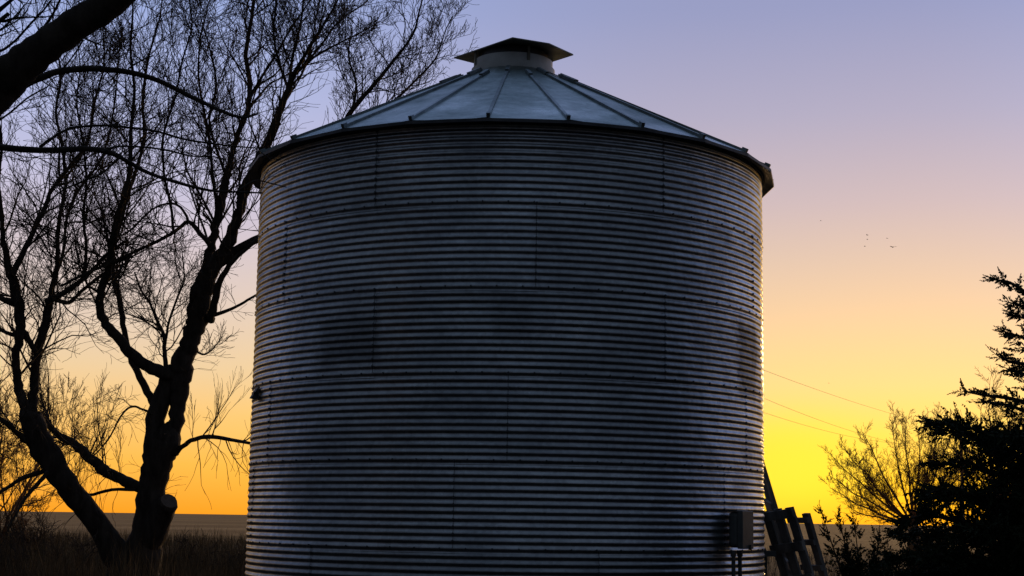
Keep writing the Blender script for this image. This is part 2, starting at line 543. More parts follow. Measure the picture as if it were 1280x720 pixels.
p = surf_angle(322, 492)
n = (p - BC); n.z = 0; n.normalize(); Mz = Matrix((Vector((n.y, -n.x, 0)), n, Vector((0, 0, 1)))).transposed()
bk = MB()
bk.box(p + n * .006, (.16, .012, .14), Mz)
bk.box(p + n * .03, (.10, .045, .03), Mz)
b = len(bk.v)
for s_ in (-.05, .05):
    for q in (Vector((s_, .012, .06)), Vector((s_, .012, -.06)), Vector((s_, .075, -.05))): bk.v.append(p + Mz @ q)
bk.f += [(b, b + 1, b + 2), (b + 3, b + 5, b + 4), (b, b + 3, b + 4, b + 1), (b + 1, b + 4, b + 5, b + 2), (b + 2, b + 5, b + 3, b)]
bk.build('bracket', M_DARKZ, bin_)

# electrical box with conduits, bolted on the wall to the right
p = surf_angle(915, 662)
n = (p - BC); n.z = 0; n.normalize()
side = Vector((-n.y, n.x, 0))
Mz = Matrix((side, n, Vector((0, 0, 1)))).transposed()
if (side.dot(Rt)) < 0: side = -side
eb = empty('electrical_box', p, 'grey electrical disconnect box bolted on the right side of the corrugated bin wall', 'electrical box')
bb = MB(); bb.box(p + n * .07, (.215, .12, .35), Mz)
body = bb.build('box_body', M_BOX, eb)
dv = MB()
# cover with rounded top edge
dv.box(p + n * .150, (.225, .06, .37), Mz)
dv.box(p + n * .07 + Vector((0, 0, .187)), (.225, .10, .014), Mz)
cv = dv.build('cover', M_BOX, eb)
for o_, w_ in ((body, .04), (cv, .028)):
    bv = o_.modifiers.new('bevel', 'BEVEL'); bv.width = w_; bv.segments = 3
hn = MB(); hn.box(p + n * .185 + side * .03 + Vector((0, 0, -.17)), (.02, .03, .05), Mz)
hn.build('switch_handle', M_PIPE, eb)
for q in (-.10, .03):
    c = MB(); top = p + n * .07 + side * q
    pts = [top + Vector((0, 0, -.20 - .2 * i)) + n * (.0 if i else 0) for i in range(7)]
    pts.append(Vector((pts[-1].x, pts[-1].y, -.1)))
    c.tube(pts, [.021] * len(pts), 10)
    c.tube([top + Vector((0, 0, -.20)), top + Vector((0, 0, -.26))], [.030, .030], 10)
    for zz in (-.62, -1.02): c.box(top + Vector((0, 0, zz)), (.075, .05, .025), Mz)
    c.build('conduit', M_PIPE, eb)

# ------------------------------------------------------------------ racks leaning beside the bin
def gpt(x, d, z=0):     # ground-level-ish point at pixel column x, depth d
    lo = P(x, 700, d)
    return Vector((lo.x, lo.y, z))


def rack(name, label, cat, tops, foots, n_board, bw, bt, cross, cw, ct, depth, group=None, gapf=None):
    """boards run foot->top; panel width from index 0 to index 1 of tops/foots"""
    T0, T1 = tops; F0, F1 = foots
    root = empty(name, (F0 + F1) / 2, label, cat, group)
    wdir = (T1 - T0).normalized()
    ldir = ((T0 + T1) / 2 - (F0 + F1) / 2).normalized()
    nd = wdir.cross(ldir).normalized()
    Mx = Matrix((wdir, nd, ldir)).transposed()
    for i in range(n_board):
        t = i / (n_board - 1)
        a = F0.lerp(F1, t); b = T0.lerp(T1, t)
        a = a - ldir * rnd.uniform(0, .02); b = b + ldir * rnd.uniform(-.03, .02)
        mb = MB(); mb.box((a + b) / 2, (bw, bt, (b - a).length), Mx)
        mb.build('board', M_WOOD, root)
    Lh = (((T0 + T1) / 2) - ((F0 + F1) / 2)).length
    for c in cross:
        mid = ((F0 + F1) / 2).lerp((T0 + T1) / 2, c)
        mb = MB(); mb.box(mid + nd * (bt / 2 + ct / 2 + .002), ((T1 - T0).length + bw, ct, cw), Mx)
        mb.build('crosspiece', M_WOOD, root)
    return root


# long plank frame nearest the wall
rack('plank_frame', 'tall narrow frame of grey planks leaning highest against the right side of the bin', 'wooden frame',
     (P(943, 566, 17.9), P(950, 570, 17.55)), (gpt(1026, 17.9), gpt(1033, 17.55)), 2, .10, .04, (.30, .52, .735, .775, .965), .10, .03, 0,
     'weathered wooden frames leaning on the bin')
rack('slatted_panel', 'dark slatted wooden panel with narrow slits, middle one of the frames leaning by the bin', 'wooden panel',
     (P(956, 638, 17.25), P(987, 633, 16.95)), (gpt(1022, 17.25), gpt(1052, 16.95)), 3, .112, .03, (.22, .60, .78, .965), .10, .03, 0,
     'weathered wooden frames leaning on the bin')
rack('open_frame', 'open wooden frame with wide gaps and crosspieces, farthest right of the leaning frames', 'wooden frame',
     (P(990, 643, 17.35), P(1008, 643, 17.15)), (gpt(1048, 17.35), gpt(1066, 17.15)), 2, .095, .045, (.25, .45, .69, .84, .97), .06, .03, 0,
     'weathered wooden frames leaning on the bin')
# pale strap end poking out beside the wall
st = MB(); st.box(P(962, 692, 16.75), (.13, .05, .06)); st.box(P(957, 703, 16.8), (.03, .03, .26))
tag(st.build('wall_bracket', M_BOX), 'short pale metal bracket poking out between bin wall and wooden panel', 'bracket')

# ------------------------------------------------------------------ trees
def smooth_line(pts, sub=4):
    """Catmull-Rom through (Vector, radius)"""
    out_ = []
    n_ = len(pts)
    for i in range(n_ - 1):
        p0 = pts[max(i - 1, 0)]; p1 = pts[i]; p2 = pts[i + 1]; p3 = pts[min(i + 2, n_ - 1)]
        for s in range(sub):
            t = s / sub
            v = .5 * ((2 * p1[0]) + (p2[0] - p0[0]) * t + (2 * p0[0] - 5 * p1[0] + 4 * p2[0] - p3[0]) * t * t + (-p0[0] + 3 * p1[0] - 3 * p2[0] + p3[0]) * t ** 3)
            out_.append((v, p1[1] * (1 - t) + p2[1] * t))
    out_.append(pts[-1])
    return out_


def traced(px, d0, d1, sub=4, jit=.25):
    """px: (x, y, half width in px) -> world line"""
    n_ = len(px); res = []
    for i, (x, y, r) in enumerate(px):
        d = d0 + (d1 - d0) * i / max(1, n_ - 1)
        r *= .64 + .34 * min(1, max(0, (r - 3) / 9))
        res.append((P(x, y, d), r * d / F_PX))
    ln = smooth_line(res, sub)
    o_ = []
    for i, (v, r) in enumerate(ln):
        k = jit * min(r, .10) * (.35 if d0 < 15 else 1)
        o_.append((v + Vector((rnd.uniform(-k, k), rnd.uniform(-k, k), rnd.uniform(-k, k) * .4)), r))
    return o_


def rotdir(d, ang, rg):
    ax = d.orthogonal().normalized()
    ax = Matrix.Rotation(rg.uniform(0, 2 * math.pi), 3, d) @ ax
    return (Matrix.Rotation(ang, 3, ax) @ d).normalized()


def grow(mb, rg, p, d, Ln, r, lvl, rmin, up=.12, wig=.16, kids=(4, 6), spread=(24, 48), shrink=(.45, .7), sides=3, droop=0.):
    nseg = 6 if lvl > 0 else 4
    pts = [p]; rad = [r]; seg = Ln / nseg
    dirs = [d]
    for i in range(nseg):
        d = (d + Vector((rg.gauss(0, wig), rg.gauss(0, wig), rg.gauss(0, wig) + up * .5 - droop * .3))).normalized()
        p = p + d * seg
        pts.append(p); rad.append(max(rmin, r * (1 - .75 * (i + 1) / nseg))); dirs.append(d)
    mb.tube(pts, rad, sides if lvl < 2 else 5, cap=False)
    if lvl <= 0: return
    k = rg.randint(*kids)
    for c in range(k):
        t = (c + rg.uniform(.3, 1)) / k
        i = min(nseg - 1, int(t * nseg)); f = t * nseg - i
        q = pts[i].lerp(pts[i + 1], min(f, 1))
        nd = rotdir(dirs[i + 1], R_(rg.uniform(*spread)), rg)
        nd = (nd + Vector((0, 0, up))).normalized()
        grow(mb, rg, q, nd, Ln * rg.uniform(*shrink) * (1 - .35 * t), max(rmin, rad[i] * .62), lvl - 1, rmin, up, wig, kids, spread, shrink, sides, droop)


def sprout(mb, rg, line, every, L0, L1, lvl, rmin, t0=.15, t1=1., up=.2, ang=(35, 70), rf=.45, bias=None, **k):
    """shoots leaving a limb along its length"""
    acc = 0; n_ = len(line)
    tot = sum((line[i + 1][0] - line[i][0]).length for i in range(n_ - 1)); s = 0; nxt = tot * t0
    for i in range(n_ - 1):
        a, ra = line[i]; b, rb_ = line[i + 1]; l = (b - a).length
        while nxt < s + l and nxt < tot * t1:
            f = (nxt - s) / max(l, 1e-6); q = a.lerp(b, f); T = (b - a).normalized()
            nd = rotdir(T, R_(rg.uniform(*ang)), rg)
            nd = nd + Vector((0, 0, up))
            if bias: nd = nd + bias
            nd = nd.normalized()
            frac = nxt / tot
            Ln = (L0 + (L1 - L0) * frac) * rg.uniform(.6, 1.25)
            rr = min(max(rmin, (ra + (rb_ - ra) * f) * rf), Ln * .0115)
            grow(mb, rg, q, nd, Ln, max(rr, rmin), lvl, rmin, up * .6, **k)
            nxt += every * rg.uniform(.6, 1.4)
        s += l


def tube_line(mb, line, n=8, wob=None): mb.tube([a for a, _ in line], [r for _, r in line], n, True, wob if wob is not None else (.10 if line[0][1] > .15 else .2))


# ---- main multi-stemmed tree, behind and left of the bin
rg = random.Random(11)
D0 = 26
tb = P(170, 700, D0); tb.z = 0
treeB = empty('bare_tree', tb, 'large leafless tree left of the bin with forked trunk and sawn-off limb stub', 'tree')
tr = MB(); cr = MB()
limbs = {}


def limb(key, px, d0, d1, n=8, into=None):
    ln = traced(px, d0, d1); tube_line(into or tr, ln, n); limbs[key] = ln; return ln


limb('trunk', [(160, 785, 52), (166, 755, 38), (172, 722, 28), (178, 695, 24), (184, 665, 21), (188, 640, 19.5), (190, 610, 17.5), (196, 580, 19), (203, 555, 22), (205, 540, 20)], 26, 26, 16)
limb('main', [(214, 565, 12), (217, 540, 10.5), (223, 510, 10.5), (225, 485, 12), (226, 462, 15), (233, 440, 12.5), (240, 420, 12), (246, 400, 14), (249, 375, 14), (256, 355, 14), (260, 342, 11)], 26, 26, 12)
limb('inner', [(192, 570, 13), (193, 540, 12), (198, 510, 12.5), (208, 485, 12.5), (218, 462, 13)], 25.9, 26.1, 12)
limb('upleft', [(252, 368, 9), (257, 345, 8.5), (261, 320, 7.5), (266, 300, 7), (270, 280, 7), (275, 260, 7), (280, 240, 7), (285, 215, 5.5), (291, 190, 5), (300, 160, 4.8), (310, 135, 4.8), (313, 105, 4.5), (307, 70, 4), (312, 35, 3.6), (317, 5, 3.2), (320, -35, 2.5), (324, -90, 1.4)], 26, 27.2)
limb('upright', [(256, 360, 11), (264, 342, 10), (276, 320, 9.5), (287, 300, 9), (295, 280, 8), (300, 262, 7.5), (306, 240, 8.5), (316, 215, 8), (330, 187, 7), (346, 150, 6.2), (358, 118, 5.4), (366, 96, 5)], 26, 25.2)
limb('fan1', [(366, 96, 4.2), (383, 65, 3.2), (405, 30, 2.4), (428, -12, 1.6), (440, -50, 1)], 25.2, 24.2, 6)
limb('fan6', [(312, 122, 3.2), (325, 100, 2.8), (345, 68, 2.5), (362, 38, 2.1), (380, 12, 1.7), (400, -18, 1)], 26.6, 25.6, 6)
limb('fan2', [(362, 105, 3.6), (366, 70, 3), (376, 30, 2.4), (380, -15, 1.8), (388, -60, 1)], 25.2, 26.4, 6)
limb('fan3', [(360, 110, 3.2), (348, 75, 2.8), (342, 40, 2.3), (345, 0, 1.6), (338, -45, 1)], 25.3, 24.5, 6)
limb('fan4', [(368, 94, 3.2), (392, 72, 2.5), (420, 56, 1.9), (448, 42, 1.4), (470, 30, .9)], 25.2, 25.8, 6)
limb('fan5', [(370, 92, 3.0), (400, 58, 2.3), (425, 25, 1.7), (458, 2, 1.2), (480, -30, .9)], 25.2, 27, 6)
limb('farright', [(258, 352, 8), (280, 325, 7.5), (308, 305, 7), (345, 285, 6.5), (385, 235, 6), (418, 175, 5), (440, 138, 4.6), (462, 112, 4), (490, 78, 3.2), (515, 45, 2.4), (524, 15, 1.8), (532, -20, 1)], 26, 24.6)
limb('farright2', [(418, 175, 4), (450, 150, 3.4), (490, 128, 2.8), (520, 100, 2.3), (545, 72, 1.8), (556, 40, 1.2), (566, 20, .8)], 25, 26, 6)
limb('farright3', [(440, 138, 3.2), (445, 105, 2.4), (436, 70, 1.9), (440, 35, 1.2)], 24.8, 25.6, 6)
limb('rside', [(262, 400, 7), (266, 388, 6.5), (275, 352, 5.5), (292, 325, 4.5), (322, 300, 3.6), (360, 270, 2.5)], 26, 25)
limb('rside2', [(266, 394, 4), (285, 388, 3), (305, 378, 2.6), (325, 366, 2.2), (360, 350, 1.5)], 26, 25.4, 6)
limb('bigleft', [(222, 470, 11), (205, 466, 9.5), (185, 458, 9), (165, 444, 8.5), (150, 425, 8), (133, 405, 7.5), (124, 385, 7), (127, 362, 6.5), (136, 335, 6.5), (140, 305, 6), (146, 275, 5.5), (155, 245, 5), (163, 205, 4.3), (164, 160, 3.6), (168, 110, 3), (163, 60, 2.3), (166, 10, 1.6), (160, -40, 1)], 26, 24.6)
limb('secleft', [(196, 510, 7), (184, 490, 6.5), (172, 466, 6), (160, 438, 5.5), (154, 405, 5), (149, 372, 5), (141, 340, 4.5), (140, 310, 4.6), (150, 280, 4.6), (158, 250, 4), (170, 215, 3.4), (180, 170, 3), (178, 125, 2.6), (186, 70, 2), (200, 20, 1.4), (205, -30, .9)], 26, 27.5)
limb('lowcross', [(188, 615, 9), (172, 608, 8.5), (150, 598, 8), (130, 588, 8.5), (112, 572, 8), (95, 556, 7), (75, 545, 6), (58, 530, 5)], 26, 26.6)
limb('lowcross2', [(170, 612, 3.5), (140, 612, 3.2), (110, 619, 3), (98, 612, 3)], 26, 26, 6)
limb('rlow', [(216, 570, 5), (228, 558, 4.4), (243, 549, 4.2), (262, 546, 4), (285, 549, 3.6), (312, 554, 3), (345, 560, 2)], 26, 25.5)
limb('lvine', [(194, 520, 3), (184, 514, 2.6), (176, 511, 2.3), (168, 508, 2.2), (158, 512, 2), (148, 525, 1.8), (138, 545, 1.6), (122, 565, 1.4), (108, 575, 1.2)], 25.9, 25, 6)
limb('diag1', [(262, 305, 4.5), (250, 292, 4.2), (236, 277, 4.2), (218, 290, 3.8), (196, 302, 3.6), (170, 314, 3.4), (140, 328, 3.2), (105, 343, 3), (75, 358, 2.6)], 26, 25, 6)
limb('diag2', [(236, 277, 3), (228, 262, 2.6), (214, 254, 2.4), (190, 262, 2.2), (160, 290, 2), (140, 296, 1.6)], 26, 25, 6)
limb('mid1', [(208, 462, 5), (206, 440, 4.5), (205, 420, 4), (196, 400, 3.4), (188, 380, 2.8), (176, 362, 2.2), (168, 340, 1.6)], 26, 26.4, 6)
limb('mid2', [(206, 430, 3), (212, 400, 2.6), (222, 372, 2.2), (230, 350, 1.6), (228, 320, 1.2)], 26, 25.4, 6)
limb('rtuft', [(247, 440, 2.4), (256, 443, 2), (268, 434, 1.4), (278, 420, 1)], 25.8, 25.5, 5)
limb('up3', [(272, 270, 4), (269, 240, 3.6), (265, 210, 3.2), (262, 175, 3), (255, 140, 2.6), (248, 95, 2.2), (251, 45, 1.7), (262, 0, 1.2), (268, -40, .8)], 26.3, 27.6, 6)
limb('up4', [(286, 230, 3.4), (272, 190, 3), (262, 150, 2.4), (270, 105, 2), (262, 60, 1.6), (250, 20, 1.1)], 26.2, 25.6, 6)
limb('up5', [(217, 290, 3.2), (213, 255, 3), (205, 215, 2.8), (204, 170, 2.5), (218, 125, 2.2), (228, 75, 1.9), (240, 30, 1.5), (232, -20, 1)], 25.4, 24.8, 6)
# left stem of the V
limb('v', [(160, 770, 34), (158, 730, 28), (150, 700, 21), (134, 674, 16), (112, 643, 13.5), (92, 617, 14.5), (72, 588, 16), (54, 560, 17), (43, 536, 15), (38, 514, 13)], 26, 25.6, 14)
limb('v1', [(38, 525, 9), (28, 500, 8), (21, 475, 6.5), (20, 445, 6.5), (26, 415, 7.5), (24, 385, 8), (17, 355, 7.5), (10, 330, 6), (4, 300, 4.6), (2, 265, 4), (-2, 225, 3.4), (2, 180, 2.8), (-6, 130, 2), (-2, 80, 1.2)], 25.6, 25, 10)
limb('v2', [(40, 525, 9), (41, 500, 8), (43, 475, 7), (46, 445, 7), (54, 415, 7), (60, 390, 7), (64, 368, 5.5), (70, 340, 4.4), (72, 305, 4), (75, 270, 3.8), (82, 230, 3.4), (78, 185, 3), (70, 140, 2.5), (76, 90, 2), (66, 40, 1.4), (70, -10, 1)], 25.6, 26.6, 10)
limb('v3', [(27, 412, 7), (36, 425, 5.5), (44, 440, 5)], 25.6, 25.6, 6)
limb('v4', [(16, 345, 6), (28, 318, 5.5), (42, 290, 5), (55, 262, 4.6), (66, 235, 4), (90, 205, 3.4), (110, 175, 3), (118, 130, 2.4), (130, 80, 1.8), (128, 30, 1.2)], 25.2, 26.3, 6)
limb('v5', [(58, 378, 6), (80, 366, 5), (100, 352, 4.2), (118, 335, 3.4), (133, 318, 2.8), (160, 300, 2)], 25.8, 25.3, 6)
limb('v6', [(66, 372, 5), (86, 378, 4), (104, 362, 3.4), (133, 340, 3), (160, 328, 2)], 25.9, 26.8, 6)
limb('v7', [(26, 420, 4.5), (14, 418, 4), (0, 412, 3.5), (-30, 400, 2.5)], 25.6, 25.2, 6)
limb('v8', [(20, 380, 7), (0, 372, 5.5), (-20, 360, 4), (-50, 330, 2.5)], 25.6, 25.9, 6)
limb('v9', [(38, 555, 6), (20, 540, 5), (2, 525, 4.4), (-25, 510, 3)], 25.6, 25, 6)
limb('v10', [(52, 590, 5), (30, 597, 4.2), (8, 610, 3.6), (-12, 622, 2.6)], 25.6, 25, 6)
limb('v11', [(60, 590, 4.5), (46, 606, 4), (32, 622, 3.4), (22, 640, 2.4), (10, 660, 1.6)], 25.4, 24.6, 6)
limb('v12', [(104, 345, 3.8), (108, 310, 3.4), (104, 270, 3), (108, 225, 2.6), (104, 180, 2.2), (96, 130, 1.8), (100, 80, 1.4), (92, 30, 1)], 25.4, 24.6, 6)
limb('v13', [(70, 345, 3.5), (80, 310, 3.2), (84, 270, 3), (100, 235, 2.8), (126, 200, 2.4), (140, 150, 2), (146, 100, 1.5), (150, 50, 1)], 26.4, 27.3, 6)
# sawn stub
stub = [(P(181, 692, 26), .20), (P(191, 666, 25.9), .25), (P(203, 641, 25.76), .19), (P(211, 627, 25.6), .155)]
tube_line(tr, smooth_line(stub, 3), 14, .22)
trunkB = tr.build('trunk', M_BARK, treeB, smooth=True)
cm = MB()
ax = (stub[-1][0] - stub[-2][0]).normalized()
cm.tube([stub[-1][0] + ax * .001, stub[-1][0] + ax * .014], [.142, .138], 16)
cm.build('sawn_end', M_CUT, trunkB)

RM = .0034
opt = dict(kids=(4, 7), spread=(22, 56), wig=.20)
for key, every, L0, L1, lvl, up in (
        ('upleft', .30, 1.5, 1.1, 2, .35), ('upright', .34, 1.4, 1.2, 2, .35), ('fan1', .13, .9, .7, 2, .35), ('fan2', .14, .9, .7, 2, .4),
        ('fan3', .14, .9, .7, 2, .4), ('fan4', .13, .7, .5, 2, .3), ('fan5', .13, .8, .6, 2, .3), ('fan6', .15, .9, .7, 2, .35),
        ('farright', .26, 1.0, .7, 2, .32), ('farright2', .16, .85, .55, 2, .38), ('farright3', .14, .7, .45, 2, .4),
        ('rside', .4, .7, .7, 1, .3), ('rside2', .35, .5, .4, 1, .2),
        ('bigleft', .30, 1.3, 1.2, 2, .3), ('secleft', .30, 1.3, 1.2, 2, .3),
        ('diag1', .2, 1.1, .9, 2, .25), ('diag2', .2, .9, .6, 1, .2), ('mid1', .16, 1.0, .9, 2, .2), ('mid2', .16, .8, .6, 2, .2),
        ('up3', .24, 1.1, 1.0, 2, .35), ('up4', .24, 1.1, .9, 2, .4), ('up5', .24, 1.2, .9, 2, .35),
        ('v1', .24, 1.3, 1.0, 2, .25), ('v2', .26, 1.3, 1.0, 2, .25), ('v4', .24, 1.2, 1.0, 2, .3), ('v5', .2, 1.0, .7, 2, .2),
        ('v6', .2, 1.0, .7, 2, .15), ('v7', .25, 1.0, .7, 2, .1), ('v8', .2, 1.1, .8, 2, .2), ('v9', .22, 1.0, .8, 2, -.05),
        ('v12', .24, 1.1, .8, 2, .3), ('v13', .24, 1.1, .8, 2, .3), ('lowcross', .28, .9, .9, 2, .15), ('rtuft', .07, .35, .3, 1, .2)):
    ln = limbs[key]
    t0 = {'upleft': .12, 'upright': .2, 'bigleft': .22, 'secleft': .25, 'farright': .5, 'v1': .1, 'v2': .1, 'lowcross': .45}.get(key, .1)
    sprout(cr, rg, ln, every * (.85 if key.startswith('fan') else .55), L0 * 1.2, L1 * 1.2, lvl, RM, t0=t0, up=up * .75, **opt)
# hanging shoots on the low branches
for key, every, L0, L1 in (('rlow', .11, .8, .9), ('v10', .10, .9, .7), ('v9', .13, 1.0, .8), ('v11', .08, .7, .6), ('lowcross', .17, .7, .8), ('lowcross2', .13, .6, .5), ('v', .26, .9, .8)):
    sprout(cr, rg, limbs[key], every, L0, L1, 1, RM * .9, t0=.3, up=-.45, ang=(50, 85), wig=.2, kids=(2, 4), droop=.3)
sprout(cr, rg, limbs['rlow'], .22, 1.0, .9, 2, RM * .72, t0=.25, up=.4, ang=(50, 80), wig=.10, kids=(4, 6), spread=(18, 38))
sprout(cr, rg, limbs['lowcross'], .15, 1.2, 1.3, 2, RM * .72, t0=.25, up=.4, ang=(40, 75), wig=.12, kids=(5, 7), spread=(18, 38))
sprout(cr, rg, limbs['v'], .30, 1.0, 1.0, 2, RM * .72, t0=.45, up=.5, ang=(50, 80), wig=.14, kids=(4, 6), spread=(18, 38))
sprout(cr, rg, limbs['trunk'], .30, .5, .6, 1, RM * .72, t0=.55, up=.2, ang=(60, 90), rf=.1, wig=.2, kids=(3, 5))
sprout(cr, rg, limbs['main'], .25, .5, .5, 1, RM * .72, t0=.1, up=.2, ang=(60, 90), rf=.1, wig=.2, kids=(3, 5))
sprout(cr, rg, limbs['lvine'], .12, .5, .5, 1, RM * .9, t0=.1, up=.05, ang=(40, 80), wig=.2)
cr.build('crown', M_TWIG, treeB)

# ---- near tree at the left, its trunk just outside the picture
rg = random.Random(23)
DA = 11.0
ta = P(-330, 700, DA); ta.z = 0
treeA = empty('overhanging_tree', ta, 'bare tree reaching a thick black limb in from the upper left corner', 'tree')
tr = MB(); cr = MB(); limbs = {}
gb = P(-330, 900, DA); yb = 900 + (gb.z) / DA * F_PX
limb('trunk', [(-330, yb + 10, 150), (-325, yb - 60, 110), (-310, 700, 92), (-280, 500, 84), (-235, 330, 76), (-160, 220,  54), (-80, 164, 40), (-20, 122, 30), (10, 96, 26), (40, 71, 23), (75, 45, 21.5), (112, 20, 20), (148, -5, 19), (190, -35, 17), (250, -75, 14), (330, -130, 9), (390, -195, 5)], DA, 10.4, 16)
limb('b1', [(-20, 128, 10.9), (15, 112, 8.2), (45, 99, 6.5), (75, 89, 5.8), (105, 86, 5.6), (135, 87, 5.4), (170, 92, 4.9), (205, 104, 4.6), (245, 124, 4.2), (280, 140, 3.5), (303, 147, 3.0), (322, 142, 2.0)], 10.9, 11.6)
limb('b2', [(-160, 230, 13.6), (-80, 195, 8.2), (-20, 184, 6.1), (20, 186, 5.7), (60, 188, 5.4), (105, 186, 5.2), (135, 190, 4.8), (160, 202, 4.1), (185, 216, 3.7), (225, 229, 3.3), (262, 238, 2.6), (295, 240, 2.0), (328, 241, 1.5)], 11, 11.8)
limb('b3', [(50, 184, 3.4), (66, 172, 3.0), (84, 162, 2.7), (105, 158, 2.4), (135, 157, 2.4), (165, 160, 2.2), (195, 164, 2.2), (230, 174, 2.0), (262, 179, 1.8), (295, 183, 1.5), (322, 185, 1.0)], 11.3, 12, 6)
limb('b4', [(125, 188, 2.4), (150, 183, 2.0), (180, 184, 1.9), (210, 188, 1.8), (238, 195, 1.5), (268, 196, 1.2), (284, 202, 0.8)], 11.4, 11.9, 6)
limb('b5', [(295, 240, 1.6), (318, 226, 1.4), (338, 229, 1.2), (358, 234, 0.8)], 11.6, 11.9, 6)
limb('b6', [(150, 196, 2.3), (128, 216, 2.0), (100, 228, 1.9), (75, 240, 1.6), (50, 262, 1.4), (30, 275, 0.8)], 11.4, 11.3, 6)
limb('b7', [(-30, 72, 2.7), (0, 64, 2.4), (20, 50, 2.4), (38, 30, 2.2), (55, 12, 2.0), (70, -8, 1.6)], 10.9, 10.8, 6)
limb('b8', [(55, 34, 2.7), (68, 14, 2.2), (80, -12, 1.6)], 10.8, 10.6, 6)
limb('b9', [(-20, 26, 5.4), (5, 8, 4.1), (30, -14, 2.7)], 10.6, 10.4, 6)
limb('b10', [(160, 86, 1.8), (176, 76, 1.6), (192, 69, 1.1)], 11.3, 11.3, 5)
limb('b11', [(106, 48, 2.0), (122, 55, 1.3), (136, 57, 0.8)], 10.8, 11, 5)
limb('b12', [(104, 50, 1.6), (90, 72, 1.5), (72, 92, 1.4)], 10.8, 11, 5)
limb('b13', [(0, 150, 2.0), (16, 138, 2.0), (35, 122, 1.8), (60, 108, 1.4)], 10.8, 11, 5)
tr.build('trunk', M_BARK, treeA, smooth=True)
opt = dict(kids=(3, 5), spread=(24, 50), wig=.2)
for key, every, L0, L1, lvl, up in (('b1', .30, .5, .28, 1, .3), ('b2', .26, .5, .3, 1, .1), ('b3', .24, .35, .22, 1, .2), ('b4', .2, .3, .2, 1, .2),
                                    ('b6', .12, .35, .3, 1, 0), ('b7', .13, .45, .35, 1, .2), ('b8', .15, .3, .3, 1, .2), ('b9', .2, .4, .3, 1, .2),
                                    ('b10', .07, .15, .1, 1, .2), ('b11', .06, .12, .1, 0, .1), ('b13', .12, .3, .3, 1, .2)):
    sprout(cr, rg, limbs[key], every, L0, L1, lvl, .0032, t0=.2, up=up, **opt)
sprout(cr, rg, limbs['trunk'], .22, .5, .35, 1, .0035, t0=.62, up=.1, ang=(60, 90), rf=.06, **opt)
for p_, d_, L_ in ((P(-200, 260, 11), Vector((-.5, .3, .9)), 2.6), (P(-250, 350, 11), Vector((-.7, -.3, .8)), 2.8), (P(-120, 190, 10.8), Vector((-.1, -.5, .9)), 2.4)):
    grow(cr, rg, p_, d_.normalized(), L_, .09, 3, .0035, up=.15, wig=.15)
cr.build('crown', M_TWIG, treeA)

# ---- other bare trees farther off: trunk leading up into a spreading crown
def bare_tree(name, label, cat, x, d, hpx_top, seed, spread_m, stems, rmin, mt, lean=0, group=None, base_h=.18, lvl=4, droop=0., kids=(5, 7), rs=1., shrink=(.42, .6)):
    rg_ = random.Random(seed)
    b_ = P(x, 660, d); b_.z = gh(b_.x, b_.y) - .05
    top = P(x, hpx_top, d).z
    root = empty(name, b_, label, cat, group)
    t_ = MB(); c_ = MB(); H = top - b_.z
    fork = b_ + Vector((lean * .2, 0, H * base_h))
    t_.tube([b_ - Vector((0, 0, .2)), b_ + Vector((0, 0, H * .05)), fork], [H * .035 * rs, H * .026 * rs, H * .022 * rs], 8)
    for s in range(stems):
        a = 2 * math.pi * (s + rg_.uniform(-.3, .3)) / stems + .4
        k = .35 + .65 * rg_.random()
        d_ = Vector((math.cos(a) * spread_m * k + lean, math.sin(a) * spread_m * k, H * (1 - base_h) * (1.15 - .55 * k)))
        Ln = d_.length
        grow(c_, rg_, fork, d_.normalized(), Ln * .93, H * .013 * rs, lvl, rmin, up=.06, wig=.12, kids=kids, spread=(22, 48), shrink=shrink, droop=droop)
    t_.build('trunk', mt, root, smooth=True)
    c_.build('crown', mt, root)
    return root


rgf = random.Random(77)
DF = 62
bf = P(1142, 662, DF); bf.z = gh(bf.x, bf.y) - .05
root = empty('bare_tree', bf, 'small round-crowned bare tree glowing brown against the sunset behind the juniper', 'tree')
tf = MB(); cf = MB()
tf.tube([bf - Vector((0, 0, .3)), P(1142, 664, DF), P(1142, 655, DF)], [.30, .22, .18], 8)
for (ex, ey, bow) in ((1034, 612, 14), (1036, 592, 12), (1044, 572, 10), (1056, 558, 8), (1080, 542, 8), (1112, 526, 5), (1132, 521, 3), (1152, 520, -3),
                      (1172, 522, -5), (1192, 530, -7), (1210, 546, -8), (1222, 566, -10), (1228, 590, -12), (1056, 632, 12), (1086, 600, 10), (1166, 560, -5), (1196, 580, -8), (1140, 585, 3), (1074, 584, 8), (1215, 612, -10)):
    dd = rgf.uniform(-2.2, 2.2)
    px = []
    for i in range(7):
        t = i / 6; x = 1142 + (ex - 1142) * t; y = 658 + (ey - 658) * t
        n_ = math.hypot(ex - 1142, ey - 658); nx_, ny_ = (ey - 658) / n_, -(ex - 1142) / n_
        b_ = math.sin(math.pi * t) * bow * .8
        px.append((x + nx_ * b_ * .6 + rgf.uniform(-3.4, 3.4) * t, y + abs(ny_) * b_ * .2 * (1 if bow > 0 else 1) + rgf.uniform(-3.4, 3.4) * t, 1.5 * (1 - t) ** 1.1 + .30))
    n0 = len(px); pts_ = [(P(x, y, DF + dd * (i / 6)), r * DF / F_PX) for i, (x, y, r) in enumerate(px)]
    ln = smooth_line(pts_, 3)
    tf.tube([a for a, _ in ln], [r for _, r in ln], 5)
    sprout(cf, rgf, ln, .17, 1.0, .50, 2, .0048, t0=.30, up=.22, ang=(25, 62), kids=(4, 7), spread=(22, 52), wig=.19)
    sprout(cf, rgf, ln, 1.1, 1.7, 1.0, 3, .0055, t0=.25, t1=.8, up=.25, ang=(25, 45), kids=(3, 5), spread=(22, 50), wig=.18)
tf.build('trunk', M_FAR, root, smooth=True); cf.build('crown', M_FAR, root)
